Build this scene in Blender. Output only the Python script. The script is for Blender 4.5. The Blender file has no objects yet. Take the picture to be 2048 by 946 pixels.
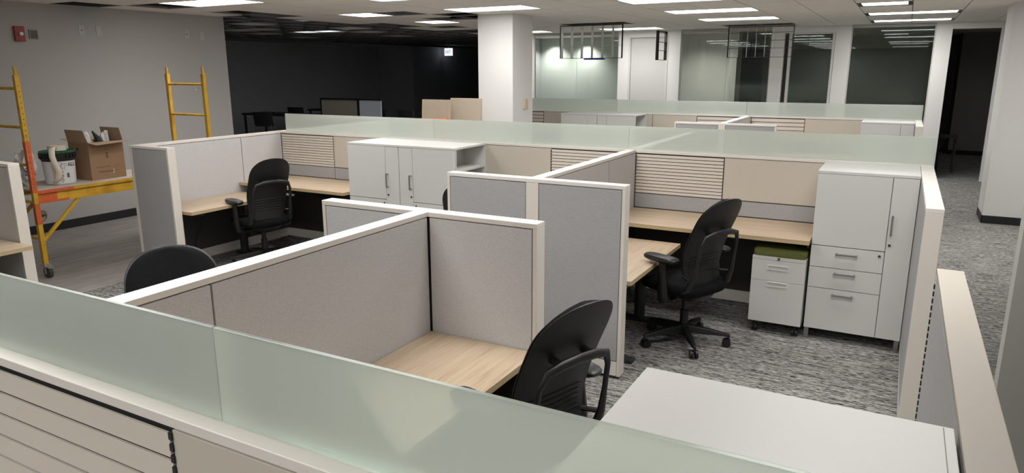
import bpy, bmesh, math, random
from mathutils import Vector, Matrix
random.seed(7)
PI = math.pi
scene = bpy.context.scene
COL = scene.collection

# ------------------------------------------------------------------ materials
def nm(name):
    m = bpy.data.materials.new(name); m.use_nodes = True
    return m, m.node_tree.nodes, m.node_tree.links
def simple(name, rgb, rough=.5, metal=0, spec=.5, bump=0, bscale=200, var=0, vscale=8):
    m, N, L = nm(name); b = N['Principled BSDF']
    b.inputs['Base Color'].default_value = (*rgb, 1); b.inputs['Roughness'].default_value = rough
    b.inputs['Metallic'].default_value = metal; b.inputs['Specular IOR Level'].default_value = spec
    if bump or var:
        tc = N.new('ShaderNodeTexCoord')
    if bump:
        n = N.new('ShaderNodeTexNoise'); n.inputs['Scale'].default_value = bscale; n.inputs['Detail'].default_value = 3
        L.new(tc.outputs['Object'], n.inputs['Vector'])
        bp = N.new('ShaderNodeBump'); bp.inputs['Strength'].default_value = bump; bp.inputs['Distance'].default_value = .002
        L.new(n.outputs['Fac'], bp.inputs['Height']); L.new(bp.outputs['Normal'], b.inputs['Normal'])
    if var:
        n = N.new('ShaderNodeTexNoise'); n.inputs['Scale'].default_value = vscale; n.inputs['Detail'].default_value = 4
        L.new(tc.outputs['Object'], n.inputs['Vector'])
        mx = N.new('ShaderNodeMix'); mx.data_type = 'RGBA'
        mx.inputs[6].default_value = (*[c*(1-var) for c in rgb], 1); mx.inputs[7].default_value = (*[min(1, c*(1+var)) for c in rgb], 1)
        L.new(n.outputs['Fac'], mx.inputs[0]); L.new(mx.outputs[2], b.inputs['Base Color'])
    return m
def emis(name, rgb, s):
    m, N, L = nm(name); N.remove(N['Principled BSDF'])
    e = N.new('ShaderNodeEmission'); e.inputs[0].default_value = (*rgb, 1); e.inputs[1].default_value = s
    L.new(e.outputs[0], N['Material Output'].inputs[0]); return m
def noise_map(N, L, scale, vec, detail=3, nscale=1, rough=.5):
    mp = N.new('ShaderNodeMapping'); mp.inputs['Scale'].default_value = scale
    L.new(vec, mp.inputs['Vector'])
    n = N.new('ShaderNodeTexNoise'); n.inputs['Scale'].default_value = nscale; n.inputs['Detail'].default_value = detail
    n.inputs['Roughness'].default_value = rough
    L.new(mp.outputs[0], n.inputs['Vector']); return n.outputs['Fac']
def ramp(N, L, fac, stops):
    r = N.new('ShaderNodeValToRGB'); e = r.color_ramp.elements
    while len(e) < len(stops): e.new(.5)
    for i, (p, c) in enumerate(stops): e[i].position = p; e[i].color = (*c, 1)
    L.new(fac, r.inputs[0]); return r.outputs[0]
def fabric(name, rgb, c2):
    m, N, L = nm(name); b = N['Principled BSDF']; b.inputs['Roughness'].default_value = .95
    b.inputs['Specular IOR Level'].default_value = .15
    tc = N.new('ShaderNodeTexCoord')
    f1 = noise_map(N, L, (90, 90, 420), tc.outputs['Object'], 2)
    f2 = noise_map(N, L, (420, 420, 90), tc.outputs['Object'], 2)
    mt = N.new('ShaderNodeMath'); mt.operation = 'ADD'; L.new(f1, mt.inputs[0]); L.new(f2, mt.inputs[1])
    mh = N.new('ShaderNodeMath'); mh.operation = 'MULTIPLY'; mh.inputs[1].default_value = .5; L.new(mt.outputs[0], mh.inputs[0])
    L.new(ramp(N, L, mh.outputs[0], [(.35, c2), (.62, rgb)]), b.inputs['Base Color'])
    bp = N.new('ShaderNodeBump'); bp.inputs['Strength'].default_value = .25; bp.inputs['Distance'].default_value = .001
    L.new(mh.outputs[0], bp.inputs['Height']); L.new(bp.outputs['Normal'], b.inputs['Normal'])
    return m
def carpet(name):
    m, N, L = nm(name); b = N['Principled BSDF']; b.inputs['Roughness'].default_value = 1
    b.inputs['Specular IOR Level'].default_value = .05
    tc = N.new('ShaderNodeTexCoord'); v = tc.outputs['Object']
    a = noise_map(N, L, (24, 185, 1), v, 5, 1, .70)
    c = noise_map(N, L, (4, 50, 1), v, 4, 1, .6)
    s = N.new('ShaderNodeMath'); s.operation = 'MULTIPLY_ADD'; s.inputs[1].default_value = .45
    L.new(c, s.inputs[0]); L.new(a, s.inputs[2])
    col = ramp(N, L, s.outputs[0], [(.60, (.012, .012, .014)), (.67, (.075, .073, .070)), (.735, (.27, .265, .25)), (.82, (.46, .45, .42))])
    L.new(col, b.inputs['Base Color'])
    bp = N.new('ShaderNodeBump'); bp.inputs['Strength'].default_value = .5; bp.inputs['Distance'].default_value = .004
    L.new(a, bp.inputs['Height']); L.new(bp.outputs['Normal'], b.inputs['Normal'])
    return m
def vinyl(name):
    m, N, L = nm(name); b = N['Principled BSDF']; b.inputs['Roughness'].default_value = .55
    tc = N.new('ShaderNodeTexCoord'); v = tc.outputs['Object']
    a = noise_map(N, L, (14, 2.2, 1), v, 5, 1, .6)
    L.new(ramp(N, L, a, [(.3, (.24, .218, .206)), (.7, (.37, .34, .325))]), b.inputs['Base Color'])
    return m
def wood(name, along='y'):
    m, N, L = nm(name); b = N['Principled BSDF']; b.inputs['Roughness'].default_value = .42
    tc = N.new('ShaderNodeTexCoord'); v = tc.outputs['Object']
    sc = (30, 2.2, 30) if along == 'y' else (2.2, 30, 30)
    a = noise_map(N, L, sc, v, 7, 1, .65)
    sc2 = (120, 3, 60) if along == 'y' else (3, 120, 60)
    d = noise_map(N, L, sc2, v, 3, 1, .6)
    s = N.new('ShaderNodeMath'); s.operation = 'MULTIPLY_ADD'; s.inputs[1].default_value = .4; L.new(d, s.inputs[0]); L.new(a, s.inputs[2])
    L.new(ramp(N, L, s.outputs[0], [(.5, (.37, .27, .175)), (.68, (.46, .352, .245)), (.9, (.52, .415, .305))]), b.inputs['Base Color'])
    return m
def frosted(name):
    m, N, L = nm(name); N.remove(N['Principled BSDF'])
    d = N.new('ShaderNodeBsdfDiffuse'); d.inputs[0].default_value = (.93, .95, .90, 1)
    t = N.new('ShaderNodeBsdfTranslucent'); t.inputs[0].default_value = (.93, .95, .90, 1)
    tr = N.new('ShaderNodeBsdfTransparent'); tr.inputs[0].default_value = (.86, .93, .88, 1)
    g = N.new('ShaderNodeBsdfGlossy'); g.inputs['Roughness'].default_value = .22; g.inputs[0].default_value = (.9, .95, .92, 1)
    m1 = N.new('ShaderNodeMixShader'); m1.inputs[0].default_value = .5; L.new(d.outputs[0], m1.inputs[1]); L.new(t.outputs[0], m1.inputs[2])
    m2 = N.new('ShaderNodeMixShader'); m2.inputs[0].default_value = .50; L.new(m1.outputs[0], m2.inputs[1]); L.new(tr.outputs[0], m2.inputs[2])
    f = N.new('ShaderNodeFresnel'); f.inputs[0].default_value = 1.35
    m3 = N.new('ShaderNodeMixShader'); L.new(f.outputs[0], m3.inputs[0]); L.new(m2.outputs[0], m3.inputs[1]); L.new(g.outputs[0], m3.inputs[2])
    L.new(m3.outputs[0], N['Material Output'].inputs[0]); return m
def clearglass(name, tint=(.93, .96, .94)):
    m, N, L = nm(name); N.remove(N['Principled BSDF'])
    tr = N.new('ShaderNodeBsdfTransparent'); tr.inputs[0].default_value = (*tint, 1)
    g = N.new('ShaderNodeBsdfGlossy'); g.inputs['Roughness'].default_value = .02; g.inputs[0].default_value = (.85, .95, .9, 1)
    f = N.new('ShaderNodeFresnel'); f.inputs[0].default_value = 1.5
    m3 = N.new('ShaderNodeMixShader'); L.new(f.outputs[0], m3.inputs[0]); L.new(tr.outputs[0], m3.inputs[1]); L.new(g.outputs[0], m3.inputs[2])
    L.new(m3.outputs[0], N['Material Output'].inputs[0]); return m
def yellow_metal(name):
    m, N, L = nm(name); b = N['Principled BSDF']; b.inputs['Roughness'].default_value = .5
    tc = N.new('ShaderNodeTexCoord')
    f = noise_map(N, L, (9, 9, 5), tc.outputs['Object'], 4)
    L.new(ramp(N, L, f, [(.3, (.52, .27, .02)), (.5, (.66, .38, .03)), (.75, (.74, .47, .06))]), b.inputs['Base Color'])
    return m

M = {}
M['cap'] = simple('warm_white_trim', (.74, .70, .655), .38)
M['capr'] = simple('darker_trim', (.39, .355, .30), .45)  # darker, warmer version of the cap colour, for the near right cap
M['capd'] = simple('painted_post', (.70, .655, .585), .45)
M['white'] = simple('white_laminate', (.645, .64, .62), .35)
M['lock'] = simple('lock_metal', (.12, .11, .10), .35, .8)
M['handle'] = simple('brushed_handle', (.36, .36, .37), .35, .9)
M['seam'] = simple('dark_reveal', (.018, .017, .018), .7)
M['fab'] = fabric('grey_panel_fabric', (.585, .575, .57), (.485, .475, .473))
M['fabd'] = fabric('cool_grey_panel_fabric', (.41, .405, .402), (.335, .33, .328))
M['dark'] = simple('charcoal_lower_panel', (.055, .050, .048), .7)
M['beige'] = simple('beige_painted_panel', (.55, .50, .425), .55)
M['slat'] = simple('beige_slat', (.63, .57, .50), .5)
M['rail'] = simple('base_rail', (.55, .53, .50), .4)
M['carpet'] = carpet('striped_carpet'); M['vinyl'] = vinyl('grey_vinyl')
M['wood'] = wood('maple_laminate_y', 'y'); M['woodx'] = wood('maple_laminate_x', 'x')
M['woodedge'] = simple('maple_edge_band', (.50, .38, .22), .5)
M['frost'] = frosted('frosted_glass'); M['glass'] = clearglass('office_glass')
M['wall'] = simple('painted_wall', (.45, .435, .42), .8, bump=.08, bscale=120)
M['postw'] = simple('bright_white_frame', (.88, .87, .85), .6)
M['plate'] = simple('faint_wall_plate', (.52, .51, .495), .6)
M['wallw'] = simple('white_painted_wall', (.74, .725, .70), .7)
M['walld'] = simple('dark_room_wall', (.42, .43, .45), .8)
M['black'] = simple('black_rubber_base', (.012, .012, .014), .5)
M['tile'] = simple('ceiling_tile', (.90, .85, .78), .9, bump=.3, bscale=300, var=.05, vscale=30)
M['grid'] = simple('ceiling_grid', (.24, .225, .20), .5)
M['griddk'] = simple('bare_grid', (.20, .20, .20), .5)
M['plenum'] = simple('plenum', (.03, .03, .032), .9)
M['lamp'] = emis('troffer_diffuser', (1, .985, .965), 7.2)
M['lampdim'] = emis('dim_troffer_diffuser', (.86, .95, 1), 1.6)
M['chair_f'] = fabric('black_chair_fabric', (.009, .009, .010), (.004, .004, .0045))
M['chair_p'] = simple('black_chair_plastic', (.010, .010, .011), .42)
M['chair_b'] = simple('black_chair_shell', (.010, .010, .011), .5)
M['green'] = fabric('olive_green_fabric', (.165, .18, .06), (.12, .135, .045))
M['yel'] = yellow_metal('yellow_scaffold_paint'); M['org'] = simple('orange_red_overspray', (.62, .13, .035), .55, var=.3, vscale=25)
M['ply'] = simple('dusty_platform', (.55, .50, .44), .8, var=.15, vscale=9)
M['steel'] = simple('zinc_steel', (.45, .45, .45), .35, .8)
M['cardb'] = simple('cardboard', (.33, .20, .115), .85, var=.08, vscale=15)
M['cardb2'] = simple('cardboard_inside', (.42, .29, .19), .85, var=.08, vscale=15)
M['ink'] = simple('black_print', (.02, .02, .02), .6)
M['plastw'] = simple('white_plastic', (.72, .72, .72), .4)
M['blackp'] = simple('black_plastic_bucket', (.015, .015, .015), .45)
M['lidg'] = simple('green_lid', (.02, .13, .055), .45)
M['tape'] = simple('cream_tape', (.72, .66, .55), .7)
M['bag'] = simple('crumpled_white_film', (.62, .62, .62), .4, var=.35, vscale=30)
M['blue'] = simple('blue_print', (.02, .04, .30), .5); M['red'] = simple('alarm_red', (.30, .02, .02), .4)
M['bluebar'] = simple('blue_plastic', (.04, .09, .50), .4)
M['pink'] = simple('pale_pink_print', (.62, .50, .50), .6)
M['mortar'] = simple('grey_rough_box', (.16, .14, .12), .9, var=.5, vscale=60)
M['brass'] = simple('brass_ring', (.45, .34, .16), .4, .6)
M['tanp'] = simple('raw_tan_board', (.52, .44, .34), .85, var=.08, vscale=12)
M['orange'] = simple('orange_plastic', (.62, .16, .06), .5)
M['tanfab'] = simple('dim_tan_panel', (.42, .38, .32), .9)
M['bluew'] = simple('bluish_white_board', (.80, .86, .95), .7)
M['exitf'] = emis('exit_sign_face', (.78, .88, 1), 1.1); M['exitt'] = simple('exit_text', (.02, .05, .16), .6)
M['doorw'] = simple('pale_door', (.66, .66, .63), .5)
M['louv'] = simple('louver_metal', (.78, .77, .75), .45, .2); M['louvb'] = simple('black_louver_frame', (.02, .02, .02), .5)
M['offw'] = simple('office_pale_wall', (.66, .70, .68), .8); M['wallg'] = simple('grey_hall_wall', (.37, .36, .335), .85)
M['steeldark'] = simple('dark_furniture', (.03, .03, .033), .6)
M['beigep'] = simple('beige_plate', (.62, .52, .36), .5)

# ------------------------------------------------------------------ mesh helpers
class MB:
    def __init__(s): s.v = []; s.f = []
    def box(s, x0, x1, y0, y1, z0, z1):
        i = len(s.v)
        s.v += [(x0,y0,z0),(x1,y0,z0),(x1,y1,z0),(x0,y1,z0),(x0,y0,z1),(x1,y0,z1),(x1,y1,z1),(x0,y1,z1)]
        s.f += [tuple(i+k for k in q) for q in ((0,3,2,1),(4,5,6,7),(0,1,5,4),(1,2,6,5),(2,3,7,6),(3,0,4,7))]
        return s
    def hexa(s, pts):
        i = len(s.v); s.v += [tuple(p) for p in pts]
        s.f += [tuple(i+k for k in q) for q in ((0,3,2,1),(4,5,6,7),(0,1,5,4),(1,2,6,5),(2,3,7,6),(3,0,4,7))]; return s
    def poly(s, pts):
        i = len(s.v); s.v += [tuple(p) for p in pts]; s.f.append(tuple(range(i, i+len(pts)))); return s
    def bar(s, a, b, w, h=None, up=(0,0,1)):
        h = h or w; a = Vector(a); b = Vector(b); d = (b-a).normalized(); u = Vector(up)
        if abs(d.dot(u)) > .98: u = Vector((0,1,0))
        r = d.cross(u).normalized()*(w/2); u = r.cross(d).normalized()*(h/2)
        return s.hexa([a-r-u, a+r-u, b+r-u, b-r-u, a-r+u, a+r+u, b+r+u, b-r+u])
    def tube(s, pts, r, n=10, caps=True, flat=1.0):
        pts = [Vector(p) for p in pts]; m = len(pts); rs = r if isinstance(r, (list, tuple)) else [r]*m
        base = len(s.v); prev = None
        for k, p in enumerate(pts):
            t = (pts[min(k+1, m-1)]-pts[max(k-1, 0)]).normalized()
            if prev is None:
                ref = Vector((0,0,1)) if abs(t.z) < .9 else Vector((1,0,0)); u = t.cross(ref).normalized()
            else: u = (prev - t*prev.dot(t)).normalized()
            prev = u; w = t.cross(u)
            for j in range(n):
                a = 2*PI*j/n; s.v.append(tuple(p + u*math.cos(a)*rs[k] + w*math.sin(a)*rs[k]*flat))
        for k in range(m-1):
            for j in range(n):
                a = base+k*n+j; b = base+k*n+(j+1) % n; s.f.append((a, b, b+n, a+n))
        if caps:
            s.f.append(tuple(base+j for j in range(n))[::-1]); s.f.append(tuple(base+(m-1)*n+j for j in range(n)))
        return s
    def cyl(s, c, r, z0, z1, n=24, r2=None):
        return s.tube([(c[0],c[1],z0),(c[0],c[1],z1)], [r, r if r2 is None else r2], n)
    def disc_x(s, c, r, t, n=16, axis=(1,0,0)):
        a = Vector(axis)*t/2; c = Vector(c); return s.tube([c-a, c+a], r, n)
    def rings(s, rings, capb=True, capt=True):
        base = len(s.v); n = len(rings[0])
        for R in rings: s.v += [tuple(p) for p in R]
        for k in range(len(rings)-1):
            for j in range(n):
                a = base+k*n+j; b = base+k*n+(j+1) % n; s.f.append((a, b, b+n, a+n))
        if capb: s.f.append(tuple(base+j for j in range(n))[::-1])
        if capt: s.f.append(tuple(base+(len(rings)-1)*n+j for j in range(n)))
        return s
    def build(s, name, mat, parent=None, loc=None, bevel=0, smooth=False, sub=0, mats=None, midx=None):
        me = bpy.data.meshes.new(name); me.from_pydata(s.v, [], s.f)
        for mm in ([M[mat]] if mats is None else [M[q] for q in mats]): me.materials.append(mm)
        if midx:
            for p, q in zip(me.polygons, midx): p.material_index = q
        bm = bmesh.new(); bm.from_mesh(me); bmesh.ops.recalc_face_normals(bm, faces=bm.faces); bm.to_mesh(me); bm.free()
        if smooth:
            for p in me.polygons: p.use_smooth = True
        o = bpy.data.objects.new(name, me); COL.objects.link(o)
        if parent is not None: o.parent = parent
        if loc: o.location = loc
        if bevel:
            b = o.modifiers.new('bevel', 'BEVEL'); b.width = bevel; b.segments = 2; b.limit_method = 'ANGLE'
        if sub:
            b = o.modifiers.new('sub', 'SUBSURF'); b.levels = sub; b.render_levels = sub
        return o
def smooth_angle(o, ang=40):
    me = o.data
    for p in me.polygons: p.use_smooth = True
    me.set_sharp_from_angle(angle=math.radians(ang))
    return o
def tag(o, label=None, cat=None, group=None, kind=None):
    if label: o['label'] = label
    if cat: o['category'] = cat
    if group: o['group'] = group
    if kind: o['kind'] = kind
    return o
def thing(name, label, cat, loc=(0,0,0), rz=0, group=None):
    o = bpy.data.objects.new(name, None); COL.objects.link(o); o.location = loc; o.rotation_euler = (0,0,rz)
    o.empty_display_size = .1
    return tag(o, label, cat, group)
def struct(o): o['kind'] = 'structure'; return o
def copy_tree(o, parent=None):
    c = o.copy(); COL.objects.link(c)
    if parent is not None: c.parent = parent
    for ch in list(o.children): copy_tree(ch, c)
    return c

# ------------------------------------------------------------------ partitions
ZA, ZG = 1.2545, 1.4542
T = .081
class PX:
    """builds in panel coordinates: s along the run, d across (0..T), flipped to world for runs along X or Y"""
    def __init__(s, axis, x, y): s.ax = axis; s.x = x; s.y = y
    def box(s, m, s0, s1, d0, d1, z0, z1):
        if s.ax == 'x': m.box(s.x+s0, s.x+s1, s.y+d0, s.y+d1, z0, z1)
        else: m.box(s.x+d0, s.x+d1, s.y+s0, s.y+s1, z0, z1)
def partition(label, axis, x, y, length, tiles, group=None, h=ZA, start_post=False, end_post=False, glass=None, posts=(), lower_rail=(True, True), slots=(), name='partition_panel', capm='cap'):
    """tiles: list of (side, s0, s1, z0, z1, material); side 0 faces -Y (or -X), side 1 the other"""
    p = PX(axis, x, y)
    cx, cy = (x+length/2, y+T/2) if axis == 'x' else (x+T/2, y+length/2)
    root = thing(name, label, 'office partition', (cx, cy, 0), 0, group)
    def fin(m, nm_, mat, **k):
        m.v = [(a-cx, b-cy, c) for a, b, c in m.v]; return m.build(nm_, mat, root, **k)
    e0 = .022 if start_post else 0; e1 = .022 if end_post else 0
    m = MB(); p.box(m, e0+.001, length-e1-.001, .012, T-.012, .02, h-.028); fin(m, 'inner_frame', 'seam')
    m = MB(); p.box(m, 0, length, 0, T, h-.024, h); fin(m, 'top_cap', capm, bevel=.002)
    if start_post: m = MB(); p.box(m, 0, e0, 0, T, .02, h-.0245); fin(m, 'end_post', 'capd', bevel=.002)
    if end_post: m = MB(); p.box(m, length-e1, length, 0, T, .02, h-.0245); fin(m, 'end_post', 'capd', bevel=.002)
    for (side, s0, s1) in posts:
        m = MB(); d = (0, .0125) if side == 0 else (T-.0125, T); p.box(m, s0, s1, *d, .02, h-.0245); fin(m, 'cover_post', 'capd', bevel=.001)
    m = MB()
    for sd in (0, 1):
        if lower_rail[sd]:
            d = (.001, .0122) if sd == 0 else (T-.0122, T-.001); p.box(m, e0+.002, length-e1-.002, *d, .022, .118)
    if m.v: fin(m, 'base_rail', 'cap', bevel=.001)
    m = MB()
    for sg in (.06, length-.06): p.box(m, sg-.02, sg+.02, T/2-.02, T/2+.02, 0, .0205)
    if (start_post or end_post): fin(m, 'leveling_foot', 'lock')
    else: fin(m, 'leveling_foot', 'lock')
    for (side, s0, s1, z0, z1, mat) in tiles:
        g = .004; m = MB()
        if mat in ('slat', 'slatw'):
            n = 12 if mat == 'slat' else 6; dz = (z1-z0-.008)/n
            for k in range(n):
                a = z0+.004+k*dz; b = a+dz*.8
                b = a+dz*(.80 if mat == 'slat' else .84)
                dB, dT = (-.003, .0) if side == 0 else (T+.003, T); di = .005 if side == 0 else T-.005
                P = [(s0+g, dB, a), (s1-g, dB, a), (s1-g, di, a), (s0+g, di, a), (s0+g, dT, b), (s1-g, dT, b), (s1-g, di, b), (s0+g, di, b)]
                P2 = [(p.x+q[0], p.y+q[1], q[2]) if axis == 'x' else (p.x+q[1], p.y+q[0], q[2]) for q in P]
                m.hexa(P2)
            fin(m, 'slat_tile', 'slat')
        else:
            d = (.0005, .0123) if side == 0 else (T-.0123, T-.0005)
            p.box(m, s0+g, s1-g, *d, z0+g, z1-g)
            fin(m, {'beige': 'painted_tile', 'dark': 'lower_tile'}.get(mat, 'fabric_tile'), mat, bevel=.0015)
    for (side, sx, z0, z1) in slots:
        m = MB(); k = z0
        while k < z1-.02:
            d = (-.004, .006) if side == 0 else (T-.006, T+.004)
            p.box(m, sx-.006, sx+.004, *d, k, k+.016); k += .026
        fin(m, 'slotted_strip', 'seam')
    if glass:
        for (s0, s1) in glass:
            m = MB(); p.box(m, s0+.0015, s1-.0015, T/2-.005, T/2+.005, h+.0005, ZG); fin(m, 'frosted_glass_screen', 'frost', bevel=.001)
    return root

XV, XP, XR = -6.35, -2.082, .153      # left edges of the three Y-direction panel lines
UPT, UPB, DK = 1.2300, .882, .75
def spine_tiles(side, x0, cabs, plan):
    t = []
    for (a, b, mat) in plan:
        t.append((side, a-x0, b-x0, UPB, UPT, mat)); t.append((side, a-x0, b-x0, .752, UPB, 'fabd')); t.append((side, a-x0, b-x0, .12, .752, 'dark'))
    return t
PLAN = [(XV+T, -5.48, 'slat'), (-5.48, -4.78, 'beige'), (-4.78, -4.15, 'beige'), (-4.15, -3.53, 'beige'), (-3.53, -2.815, 'beige'), (-2.815, XP, 'slat'),
        (XP+T, -1.245, 'slat'), (-1.245, -.47, 'beige'), (-.47, XR, 'beige')]
def spine(y, label, both=False, PLAN=PLAN):
    x0, x1 = XV, XR+T
    tl = spine_tiles(0, x0, None, PLAN) + (spine_tiles(1, x0, None, PLAN) if both else [(1, a-x0, b-x0, .12, UPT, 'fab') for a, b, _ in PLAN])
    gl = [(-6.224-x0, -4.151-x0), (-4.151-x0, -2.083-x0), (-2.083-x0, XR+T-x0)]
    sl = [(0, XV+T+.004-x0, UPB, UPT), (0, -2.815-x0, UPB, UPT), (0, XP+T+.004-x0, UPB, UPT)]
    return partition(label, 'x', x0, y, x1-x0, tl, glass=gl, slots=sl, end_post=True, start_post=True, name='spine_partition')
spine(5.896, 'long beige and slatted spine partition with frosted glass on top, behind the far row of desks')
spine(11.15, 'distant spine partition with frosted glass top, nearest to the glazed offices', PLAN=[(a, b, 'slatw' if c == 'slat' else c) for a, b, c in PLAN])
# foreground spine: faces the camera
x0 = -6.35; SY = .808
fr = [(0, a-x0, b-x0, .84, UPT, m_) for a, b, m_ in [(-6.35, -5.6, 'slatw'), (-5.6, -3.5, 'beige'), (-3.5, -2.0, 'beige'), (-2.0, -1.236, 'slatw'), (-1.236, -.45, 'beige'), (-.45, XR+T, 'beige')]]
fr += [(0, a-x0, b-x0, .12, .84, 'fab') for a, b in [(-6.35, -3.5), (-3.5, -1.236), (-1.236, XR+T)]] + spine_tiles(1, x0, None, PLAN)
partition('foreground spine partition with slatted tile and frosted glass top, nearest the camera', 'x', x0, SY, XR+T-x0, fr,
          glass=[(-6.224-x0, -3.22-x0), (-3.22-x0, -1.12-x0), (-1.12-x0, XR+T-x0)], slots=[(0, -1.234-x0, .84, UPT)], start_post=True, end_post=True, name='spine_partition')

def arm_y(x, ya, yb, label, right, left, **k):
    """panel along Y; right/left = list of (y0,y1) seams for fabric tiles"""
    sp = k.pop('split', .61)
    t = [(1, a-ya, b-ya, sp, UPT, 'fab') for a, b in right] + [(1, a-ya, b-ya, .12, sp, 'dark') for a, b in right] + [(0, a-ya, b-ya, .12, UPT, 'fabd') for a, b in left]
    return partition(label, 'y', x, ya, yb-ya, t, **k)
def arm_x(y, xa, xb, label, tiles, **k): return partition(label, 'x', xa, y, xb-xa, tiles, **k)
# --- far row (its cubicles open towards the camera)
YA = 5.896
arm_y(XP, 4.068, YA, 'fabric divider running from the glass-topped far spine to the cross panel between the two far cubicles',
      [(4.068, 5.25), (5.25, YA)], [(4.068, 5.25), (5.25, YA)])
arm_x(3.989, -2.695, -1.409, 'tall grey cross panel with white centre post in front of the far right cubicle',
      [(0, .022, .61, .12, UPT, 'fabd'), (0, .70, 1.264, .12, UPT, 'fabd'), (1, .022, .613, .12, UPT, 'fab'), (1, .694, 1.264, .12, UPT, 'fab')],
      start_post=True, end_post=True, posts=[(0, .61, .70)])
arm_y(XV, 4.168, YA, 'side partition behind the far left desk, beside the scaffold aisle', [(4.168, 5.32), (5.32, YA)], [(4.168, 5.32), (5.32, YA)])
arm_x(4.087, XV, -5.79, 'short grey return panel at the far left cubicle entrance', [(0, .04, .538, .12, UPT, 'fabd'), (1, .09, .538, .12, UPT, 'fab')], start_post=True, end_post=True, posts=[(0, .022, .04)])
arm_y(XR, 4.04, YA, 'end partition beside the tall white cabinet at the right aisle', [(4.06, YA)], [(4.06, YA)], start_post=True)
# --- near row
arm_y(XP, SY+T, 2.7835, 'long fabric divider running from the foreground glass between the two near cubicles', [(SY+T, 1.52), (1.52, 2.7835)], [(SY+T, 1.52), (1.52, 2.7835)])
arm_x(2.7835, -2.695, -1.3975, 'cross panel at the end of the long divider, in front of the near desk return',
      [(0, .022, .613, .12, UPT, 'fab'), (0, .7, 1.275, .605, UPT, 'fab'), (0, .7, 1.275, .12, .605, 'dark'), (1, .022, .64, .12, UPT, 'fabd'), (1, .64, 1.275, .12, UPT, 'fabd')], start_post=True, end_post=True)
arm_y(XV, SY+T, 2.80, 'near left side partition whose end shows at the left edge of the photo', [(SY+T, 1.9), (1.9, 2.80)], [(SY+T, 1.9), (1.9, 2.80)])
arm_x(2.80, XV, -5.85, 'short return panel with white end post at the left edge of the photo', [(0, .1, .478, .12, UPT, 'fab'), (1, .022, .478, .12, UPT, 'fabd')], start_post=True, end_post=True)
arm_y(XR+.01, SY+T, 2.80, 'near right end partition with wide darker cap beside the white cabinet top', [(SY+T, 2.78)], [(SY+T, 2.78)], end_post=True, slots=[(0, 2.80-SY-T-.026, .12, UPT)], capm='capr')
# --- back side of the far spine (seen through the frosted glass)
arm_y(XP, YA+T, 7.85, 'hidden-side divider showing faintly through the frosted glass of the far spine', [(YA+T, 7.85)], [(YA+T, 7.85)], end_post=True)
arm_y(XV, YA+T, 7.85, 'left divider behind the far spine, showing faintly through its frosted glass', [(YA+T, 7.85)], [(YA+T, 7.85)], end_post=True)
# --- distant row
YB = 11.15
arm_y(XP, 9.441, YB, 'distant divider between the two cubicles below the glazed offices', [(9.441, YB)], [(9.441, YB)])
arm_x(9.36, -2.66, -1.37, 'distant low grey cross panel with white centre post', [(0, .022, .575, .12, UPT, 'fabd'), (0, .665, 1.268, .12, UPT, 'fabd'), (1, .022, .6, .12, UPT, 'fab'), (1, .68, 1.268, .12, UPT, 'fab')], start_post=True, end_post=True, posts=[(0, .575, .665)])
arm_y(XV+.1, 9.461, YB, 'distant left divider running back beside the white column', [(9.461, YB)], [(9.461, YB)])
arm_x(9.38, XV+.1, -5.7, 'distant return panel just left of the white column', [(0, .06, .528, .12, UPT, 'fabd'), (1, .1, .528, .12, UPT, 'fab')], start_post=True, end_post=True, posts=[(0, .022, .06)])
arm_y(XR, 9.9, YB, 'distant right end partition with white cap below the glazed offices', [(9.92, YB)], [(9.92, YB)], start_post=True)

# ------------------------------------------------------------------ worktops
def worktop(name, label, x0, x1, y0, y1, z, grain, legs=None, group=None, brackets=()):
    cx, cy = (x0+x1)/2, (y0+y1)/2
    root = thing(name, label, 'desk', (cx, cy, 0), 0, group)
    m = MB().box(x0-cx, x1-cx, y0-cy, y1-cy, z-.004, z); m.build('desk_surface', grain, root, bevel=.001)
    m = MB().box(x0-cx+.0005, x1-cx-.0005, y0-cy+.0005, y1-cy-.0005, z-.03, z-.0042); m.build('edge_band', 'woodedge', root)
    for (lx, ly, a, b) in (legs or []):
        m = MB().tube([(lx-cx, ly-cy, .03), (lx-cx, ly-cy, z-.035)], .035, 20); m.cyl((lx-cx, ly-cy), .042, .03, .34)
        lg = smooth_angle(m.build('leg', 'steeldark', root))
        MB().box(a-cx, b-cx, ly-cy-.04, ly-cy+.04, 0, .03).build('foot', 'steeldark', lg, bevel=.008)
        MB().box(a-cx, b-cx, ly-cy-.03, ly-cy+.03, z-.06, z-.031).build('top_bracket', 'steeldark', lg)
    for (bx0, bx1, by0, by1) in brackets:
        MB().hexa([(bx0-cx, by0-cy+.0, z-.06), (bx1-cx, by0-cy, z-.06), (bx1-cx, by1-cy, z-.25), (bx0-cx, by1-cy, z-.25), (bx0-cx, by0-cy, z-.0305), (bx1-cx, by0-cy, z-.0305), (bx1-cx, by1-cy, z-.0305), (bx0-cx, by1-cy, z-.0305)]).build('support_bracket', 'steeldark', root)
    return root
worktop('desk', 'long maple worktop below slatted wall in the far right cubicle', -1.998, -.482, 5.245, 5.894, DK, 'woodx', brackets=[(-1.99, -1.98, 5.3, 5.89), (-.5, -.49, 5.3, 5.89)])
worktop('desk', 'maple worktop running to the paired white cabinets in the far left cubicle', XV+T+.002, -4.785, 5.245, 5.894, DK, 'woodx', brackets=[(-5.49, -5.48, 5.3, 5.89)])
worktop('desk', 'maple worktop right of the paired cabinets, hidden behind the cross panel', -2.92, XP-.002, 5.245, 5.894, DK, 'woodx', brackets=[(-2.5, -2.49, 5.3, 5.89)])
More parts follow.
